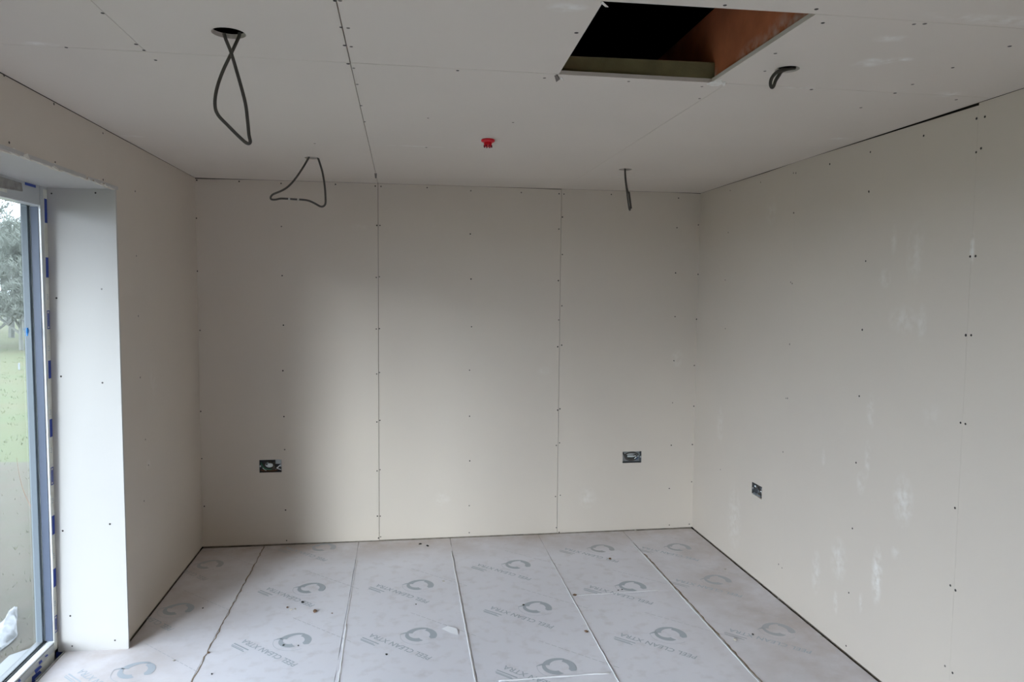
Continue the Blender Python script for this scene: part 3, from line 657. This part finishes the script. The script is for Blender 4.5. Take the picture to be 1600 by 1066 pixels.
bm = bmesh.new(); lathe(bm, [(.026, 0), (.026, .006), (.022, .009), (.004, .010)], 24); bmesh.ops.scale(bm, vec=(1, .72, 1), verts=bm.verts[:])
bmesh.ops.rotate(bm, verts=bm.verts[:], cent=(0, 0, 0), matrix=Matrix.Rotation(math.pi/2, 3, 'X')); bmesh.ops.translate(bm, verts=bm.verts[:], vec=(-.010, .030, .004)); obj('grommet', bm, M_shell, bx1, True)
bm = bmesh.new(); lathe(bm, [(.006, 0), (.006, .002), (.001, .003)], 14)
bmesh.ops.rotate(bm, verts=bm.verts[:], cent=(0, 0, 0), matrix=Matrix.Rotation(math.pi/2, 3, 'X')); bmesh.ops.translate(bm, verts=bm.verts[:], vec=(-.026, .0195, .008)); obj('knockout', bm, M_galvd, bx1)
c2 = [(b2[0][0]+b2[1][0])/2, 0, (b2[0][1]+b2[2][1])/2]; w2 = b2[1][0]-b2[0][0]; h2 = b2[2][1]-b2[1][1]
bx2 = backbox(w2, h2, 'double socket box in back wall right, grey steel with flattened cable loops', 1, c2, 0,
    [(loop(.0, .008, .048, .022, .010, .018), .0045, M_cable, 'cable'), (loop(-.002, -.002, .040, .024, .020, .012, a0=3.3, turn=.6), .005, M_cable, 'cable'),
     ([(-.06, .03, .02), (-.05, .01, .012), (-.03, -.012, .01), (.0, -.018, .012), (.03, -.01, .014)], .0045, M_cable, 'cable'),
     ([(.02, -.014, .010), (.034, -.004, .012), (.05, .006, .014), (.06, .018, .02)], .0025, M_shell, 'wire'),
     ([(.03, -.02, .012), (.042, -.012, .012), (.052, -.006, .016)], .0025, M_wl, 'wire'),
     ([(-.03, .004, .010), (.0, .002, .01), (.03, .006, .012)], .0025, M_shell, 'wire')], [-.03, .03])
c3 = [W, (b3[0][0]+b3[1][0])/2, (b3[0][1]+b3[2][1])/2]; w3 = abs(b3[1][0]-b3[0][0]); h3 = .083
bx3 = backbox(w3, h3, 'small socket box in the right wall with dark cable inside', 1, c3, -math.pi/2,
    [([(-.03, .03, .03), (-.01, .01, .016), (.02, .0, .014), (.03, -.02, .02), (.0, -.02, .014), (-.02, -.03, .02)], .0055, M_cable, 'cable'),
     ([(.05, .04, .03), (.02, .03, .016), (-.02, .02, .014), (-.05, .0, .02)], .0055, M_cable, 'cable'),
     ([(-.05, .012, .014), (-.04, .016, .01), (-.03, .012, .012)], .004, M_shell, 'wire'),
     ([(.02, -.002, .012), (.03, .004, .01), (.036, -.004, .014)], .0025, M_shell, 'wire')], [0])
bm = bmesh.new()
for k in range(9):
    bmesh.ops.create_icosphere(bm, subdivisions=1, radius=random.uniform(.006, .011), matrix=Matrix.Translation((-.038+k*.006+random.uniform(-.003, .003), .014+random.uniform(-.008, .01), -.030-.01*math.sin(k)*.5)))
obj('plaster_lump', bm, M_sack, bx3)

# ------------------------------------------------------------------ hanging cables
def onp(px, py, y): q = on(px, py, 1, y); return q
def cable(name, label, spec, c, r, group='cables hanging from the ceiling holes', flat=.62, up=Vector((0, 1, 0))):
    e = empty(name, (c[0], c[1], H)); tag(e, label, 'cable', group)
    bm = bmesh.new(); tube(bm, [p-e.location for p in smoothpath(spec, 6)], r, 8, flat, up); obj('sheath', bm, M_cable, e, True); return e
y = -2.70
s1 = [(374,50,y+.02),(373,58,y+.02),(361,84,y+.012),(347,114,y+.01),(338,142,y),(336,165,y),(341,180,y),(357,197,y),(375,215,y),(386,224,y),(391,222,y),(389,211,y),(387,190,y),(384,165,y),(378,140,y),(370,112,y-.003),(361,82,y-.008),(353,62,y-.012),(350,52,y-.012)]
cable('cable_loop', 'long dark cable loop crossed near its top, under the big round ceiling hole', [onp(*q) for q in s1], DL[0], .0046)
y = -.84
s2 = [(483,243,y),(482,247,y),(474,261,y),(464,276,y),(455,287,y),(447,294,y),(438,299,y),(427,303.5,y),(423,308,y),(424,311.5,y),(430,312,y),(438,310.5,y),(447,310.6,y),(460,311.5,y),(473,312.2,y),(483,314,y),(492,318,y),(500,322.5,y),(505,322.5,y),(508.5,318,y),(508.5,305,y),(507,288,y),(504,270,y),(500,256,y),(497,247,y),(496,243,y)]
e2 = cable('cable_loop', 'triangular dark cable loop hanging in front of the back wall on the left', [onp(*q) for q in s2], DL[1], .0052)
for (a, b) in (((450.5, 310.9), (453.5, 311.1)), ((464.5, 311.8), (467.5, 312))):
    bm = bmesh.new(); tube(bm, [onp(*a, y)-e2.location, onp(*b, y)-e2.location], .0062, 8); obj('pale_marking', bm, M_tie, e2)
y = -.82
s3 = [(976.3,261,y-.02),(976.5,268,y-.03),(977,280,y-.05),(979,296,y-.05),(981,312,y-.05),(983,326,y-.03),(984.3,328,y),(985,325,y+.02),(984.5,316,y+.04),(983.5,306,y+.05),(982,301,y+.05),(981,299,y+.06),(979,290,y+.05),(977.5,278,y+.03),(976.5,261,y+.0)]
cable('cable_loop', 'dark cable loop seen edge-on hanging before the back wall on the right', [onp(*q) for q in s3], DL[2], .0056, flat=.8, up=Vector((1, 0, 0)))
bm = bmesh.new()
e3 = [o for o in bpy.data.objects if o.name.startswith('cable_loop') and o.type == 'EMPTY'][-1]
tube(bm, [p-e3.location for p in (onp(982.6, 300, -.80), onp(984, 310, -.80), onp(986, 326, -.80))], .006, 8); obj('cable_end', bm, M_cable, e3, True)
y = -2.69
s4 = [(1246,104.5,y+.05),(1240,106.5,y+.03),(1228,108,y+.01),(1221,109.5,y),(1214,113,y-.01),(1208,119,y-.02),(1204.5,126,y-.02),(1204,133,y-.02),(1206,136.5,y-.02),(1209,134,y-.015),(1212,126,y-.005),(1217,118,y+.0),(1222,111,y+.01),(1230,108,y+.03),(1240,106,y+.06),(1247,104,y+.08)]
cable('cable_loop', 'short curled dark cable hanging from the hole right of the hatch', [onp(*q) for q in s4], DL[3], .0055, flat=.7)

# red cap under the ceiling
e = empty('red_cap', (1.647, -1.475, H)); tag(e, 'small bright red plastic cap hanging under the middle of the ceiling', 'cap')
bm = bmesh.new(); lathe(bm, [(.012, .012), (.029, -.001), (.031, -.003), (.031, -.008), (.028, -.011), (.02, -.0145)], 36); obj('flange', bm, M_red, e, True)
bm = bmesh.new(); lathe(bm, [(.019, -.012), (.0175, -.024), (.0165, -.031), (.013, -.032), (.012, -.02)], 32); obj('cup', bm, M_red, e, True)
for k in range(8):
    a = k*math.pi/4+.2; bm = bmesh.new(); box(bm, .0145, .020, -.0022, .0022, -.035, -.026)
    bmesh.ops.rotate(bm, verts=bm.verts[:], cent=(0, 0, 0), matrix=Matrix.Rotation(a, 3, 'Z')); obj('rib', bm, M_reddk, e)

# ------------------------------------------------------------------ crumbs and scraps on the floor
def lump(name, px, py, size, m, label, cat='debris', flat=.45, seed=0):
    random.seed(seed+int(px)); p = on(px, py, 2, 0); bm = bmesh.new(); bmesh.ops.create_icosphere(bm, subdivisions=2, radius=1)
    for v in bm.verts: v.co *= random.uniform(.72, 1.15)
    bmesh.ops.scale(bm, vec=(size, size*random.uniform(.55, .8), size*flat), verts=bm.verts[:])
    z0 = min(v.co.z for v in bm.verts)
    for v in bm.verts: v.co.z = max(v.co.z-z0-size*.12, 0)
    bmesh.ops.remove_doubles(bm, verts=bm.verts[:], dist=1e-5)
    o = obj(name, bm, m); o.location = (p.x, p.y, .0005); o.rotation_euler = (0, 0, random.uniform(0, 3)); tag(o, label, cat, 'scraps of rubble on the floor'); return o
for px, py, s, m, nm, lb in [
    (656.5, 851, .011, M_crumbd, 'dark_scrap', 'left of two dark scraps on the floor by the back wall'),
    (668, 854, .012, M_crumbd, 'dark_scrap', 'right of two dark scraps on the floor by the back wall'),
    (473, 942, .010, M_crumbd, 'dark_scrap', 'dark scrap lying below a ring mark, second row of boards from left'),
    (492, 956.5, .016, M_crumbb, 'brown_clod', 'brown clod right of the pale crumbs on the second floor board'),
    (449, 950, .008, M_crumbb, 'brown_crumb', 'leftmost brown crumb of the cluster near the second ring mark'),
    (455, 954, .010, M_crumb, 'plaster_crumb', 'pale plaster crumb in the middle of the crumb cluster'),
    (461, 952.5, .007, M_crumb, 'plaster_crumb', 'smaller pale plaster crumb at the right of the crumb cluster'),
    (519, 959, .005, M_crumbb, 'brown_crumb', 'tiny brown crumb lying alone beside the second floor joint'),
    (443, 1009, .006, M_crumbd, 'dark_scrap', 'black speck on the lower left of a ring mark near the window'),
    (466, 1009.5, .005, M_crumbd, 'dark_scrap', 'black speck on the lower right of a ring mark near the window'),
    (317, 951, .006, M_crumbd, 'dark_scrap', 'black speck on the first floor board beside its shaded ring mark'),
    (331, 1054, .005, M_crumbd, 'dark_scrap', 'black speck on the bright floor at the lower left'),
    (272, 1033, .006, M_crumb, 'plaster_crumb', 'grey crumb on the bright floor beside the reveal'),
    (326, 1021, .008, M_crumbb, 'brown_crumb', 'reddish crumb on the first floor joint'),
    (604, 1023.5, .007, M_crumbd, 'dark_scrap', 'dark speck in a white dent on the middle floor board'),
    (650, 945, .005, M_crumbd, 'dark_scrap', 'tiny dark speck between the two middle ring marks'),
    (693, 909, .008, M_crumb, 'plaster_crumb', 'grey crumb right of the upper middle ring mark'),
    (818, 946, .007, M_crumbd, 'dark_scrap', 'black speck at the left tip of a ring mark, fourth board row'),
    (898, 931, .012, M_crumbb, 'brown_clod', 'brown clod on the cross joint of the floor'),
    (916, 988, .011, M_crumbb, 'brown_clod', 'brown clod beside the fourth floor joint'),
    (966, 923, .005, M_crumbd, 'dark_scrap', 'left of two black specks on the fifth row ring mark'),
    (972, 922, .005, M_crumbd, 'dark_scrap', 'right of two black specks on the fifth row ring mark'),
    (953, 874, .010, M_crumbb, 'brown_crumb', 'flat grey-brown crumb near the far end of the fifth row'),
    (1133, 890, .007, M_crumb, 'plaster_crumb', 'pale crumb on the last row of boards by the right wall'),
    (1176, 992, .007, M_crumbd, 'dark_scrap', 'dark speck beside a faint ring mark near the right wall'),
    (1148, 1001, .012, M_crumb, 'plaster_crumb', 'pale chunk sitting on the rightmost floor joint'),
    (722, 838, .012, M_crumb, 'plaster_crumb', 'grey plaster chip against the foot of the back wall, left of its neighbour'),
    (755, 836, .009, M_crumb, 'plaster_crumb', 'grey plaster chip against the foot of the back wall, right of its neighbour'),
    (993, 829.5, .010, M_crumb, 'plaster_crumb', 'white plaster chip at the foot of the back wall near the right corner'),
    (1216, 936, .007, M_crumb, 'plaster_crumb', 'white crumb at the foot of the right wall'),
    (1283, 995.5, .008, M_crumb, 'plaster_crumb', 'white crumb at the foot of the right wall, nearest the camera')]:
    lump(nm, px, py, s, m, lb, seed=3)
random.seed(11)

# ------------------------------------------------------------------ outside
ZG = -.16
bm = bmesh.new()
N_ = 40
for (x0, x1, y0, y1, m, nm) in ((-3.0, -.345, -9, 3.5, M_soil, 'muddy_ground'), (-90, -.3, -60, 120, M_grass, 'lawn')):
    bm = bmesh.new(); nx, ny = (30, 60) if nm == 'muddy_ground' else (60, 110); gr = []
    for i in range(nx+1):
        row = []
        for j in range(ny+1):
            x_, y_ = x0+(x1-x0)*i/nx, y0+(y1-y0)*j/ny
            e_ = min(i, nx-i, j, ny-j)
            z_ = ZG-.012 if nm == 'lawn' else ZG+(random.uniform(-.004, .02) if e_ else -.03)
            if nm == 'lawn' and x_ < -4: z_ += random.uniform(-.03, .03)
            row.append(bm.verts.new((x_, y_, z_)))
        gr.append(row)
    for i in range(nx):
        for j in range(ny): bm.faces.new((gr[i][j], gr[i+1][j], gr[i+1][j+1], gr[i][j+1]))
    tag(obj(nm, bm, m, None, True), kind='structure')
# tufts of grass
bm = bmesh.new()
for k in range(5200):
    d = random.uniform(.4, 1)**2.2; x_ = -.6-random.random()**1.6*11; y_ = -1.4+random.random()*18*(1+abs(x_)*.05)-1
    for q in range(3):
        a = random.uniform(0, 6.28); hgt = random.uniform(.012, .04); bx_, by_ = x_+random.uniform(-.04, .04), y_+random.uniform(-.04, .04)
        v = [bm.verts.new((bx_-.004*math.cos(a), by_-.004*math.sin(a), ZG-.01)), bm.verts.new((bx_+.004*math.cos(a), by_+.004*math.sin(a), ZG-.01)), bm.verts.new((bx_+random.uniform(-.03, .03), by_+random.uniform(-.03, .03), ZG+hgt))]
        bm.faces.new(v)
tag(obj('grass_tufts', bm, M_grass), 'short pale wet grass growing outside the window', 'grass', kind='stuff')
# white sacking on the ground outside
def sack(pts, label, h):
    bm = bmesh.new(); q = [on(a, b, 2, ZG+.01) for a, b in pts]; c = sum(q, Vector())/len(q)
    n = len(q); base = [bm.verts.new(p) for p in q]; mid = [bm.verts.new((p.lerp(c, .22)).to_tuple()[:2]+(ZG+h*random.uniform(.6, 1),)) for p in q]
    top = bm.verts.new((c.x, c.y, ZG+h*1.1))
    for i in range(n):
        j = (i+1) % n; bm.faces.new((base[i], base[j], mid[j], mid[i])); bm.faces.new((mid[i], mid[j], top))
    bmesh.ops.subdivide_edges(bm, edges=bm.edges[:], cuts=2, use_grid_fill=True)
    for v in bm.verts:
        if v.co.z > ZG+.012: v.co += Vector((random.uniform(-.006, .006), random.uniform(-.006, .006), random.uniform(-.01, .01)))
    return tag(obj('plastic_sack', bm, M_sack, None, True), label, 'sack')
sack([(-40, 1010), (-20, 985), (0, 975), (15, 966), (17, 952), (27, 948), (28, 975), (27, 994), (14, 1007), (0, 1017), (-30, 1040)], 'crumpled white plastic sack on the ground outside the window', .035)
# bare winter trees beyond the field
def tree(x, y, h, seed, label, spread=.5, nm='bare_tree'):
    R = random.Random(seed); e = empty(nm, (x, y, ZG-.02)); tag(e, label, 'tree', 'winter trees beyond the field')
    bt = bmesh.new(); bw = bmesh.new(); cnt = [0]
    def prism(bm, p, q, r0_, r1_, n):
        d = (q-p).normalized(); a = d.orthogonal().normalized(); b = d.cross(a)
        A = [bm.verts.new(p+a*r0_*math.cos(k*6.283/n)+b*r0_*math.sin(k*6.283/n)) for k in range(n)]; B = [bm.verts.new(q+a*r1_*math.cos(k*6.283/n)+b*r1_*math.sin(k*6.283/n)) for k in range(n)]
        for k in range(n): bm.faces.new((A[k], A[(k+1) % n], B[(k+1) % n], B[k]))
    def grow(p, d, l, r, dep):
        q = p+d*l; prism(bt if dep < 3 else bw, p, q, r, r*.7, 6 if dep < 2 else 3)
        if dep == 7:
            return
        for k in range(3 if dep else 5):
            nd = (d*R.uniform(.6, 1.1)+Vector((R.gauss(0, spread), R.gauss(0, spread), R.gauss(.12, spread*.5)))).normalized()
            s = p.lerp(q, R.uniform(.45, 1)) ; grow(s, nd, l*R.uniform(.55, .85), max(r*.62, .008), dep+1)
    grow(Vector((0, 0, 0)), Vector((R.uniform(-.06, .06), R.uniform(-.06, .06), 1)).normalized(), h*.30, h*.02, 0)
    obj('trunk', bt, M_bark, e); obj('twigs', bw, M_twig, e); return e
# view corridor through the glass: direction about (-.436, .9); spread trees across it and to both sides
d0 = Vector((-.436, .9, 0)).normalized(); n0 = Vector((d0.y, -d0.x, 0))
def at(dist, side): p = Vector((CAMP.x, CAMP.y, 0))+d0*dist+n0*side; return p.x, p.y
protos = []
TL = ['tall bare tree with fine upright twigs nearest the window edge', 'broad bare grey tree at the middle of the hedge line', 'lower bare tree at the left of the glass', 'slender bare tree behind the hedge line', 'bushy bare tree low in the hedge line']
for i, (dist, side, h) in enumerate([(28, .95, 6.8), (32, -.1, 5.4), (27, -1.2, 4.6), (37, .35, 6.2), (25.5, .15, 3.2)]):
    x_, y_ = at(dist, side); protos.append((tree(x_, y_, h, 5+i, TL[i]), h))
def dup(root, loc, rz, sc, label):
    r = root.copy(); COL.objects.link(r); r.location = loc; r.rotation_euler = (0, 0, rz); r.scale = (sc,)*3; r['label'] = label
    for c in root.children: k = c.copy(); COL.objects.link(k); k.parent = r
    return r
more = [(35, -1.2, 0, .95, 'bare tree in the second row, left side'), (42, .9, 3, 1.2, 'bare tree in the second row, right side'), (44, -.3, 1, 1.4, 'faint bare tree farthest behind'),
        (26, -.6, 4, .9, 'low bush at the left front of the hedge line'), (26.5, .8, 4, 1.0, 'low bush at the right front of the hedge line'), (28.5, .4, 4, 1.25, 'low bush in the middle of the hedge line'), (29, -2.9, 1, .95, 'broad bare tree left of the others'), (29, 3.1, 0, .9, 'tall bare tree right of the others')]
for i, (dist, side, k, sc, lb) in enumerate(more):
    x_, y_ = at(dist, side); dup(protos[k][0], (x_, y_, ZG-.02), i*1.3, sc, lb)
# thin bare sapling outside and a white marker post
p0 = on(55, 790, 2, ZG); bm = bmesh.new()
e = empty('sapling', on(58, 808, 2, ZG)); tag(e, 'thin leafless sapling on the grass outside', 'sapling')
q = [on(58, 808, 2, ZG)-e.location]
for (a, b) in ((46, 788), (36, 765), (30, 742), (26, 715)): v = on(a, b, 1, e.location.y+.05); q.append(v-e.location)
tube(bm, smoothpath(q, 4), lambda t: .004*(1-.7*t), 5); obj('stem', bm, M_crumbb, e)
bm = bmesh.new(); z_ = on(30, 578, 2, ZG); tube(bm, [Vector((0, 0, 0)), Vector((0, 0, .14)), Vector((0, 0, .15))], lambda t: .02 if t < .9 else .012, 8)
o = obj('marker_post', bm, M_sack); o.location = z_; tag(o, 'short white marker post far out on the grass', 'post')
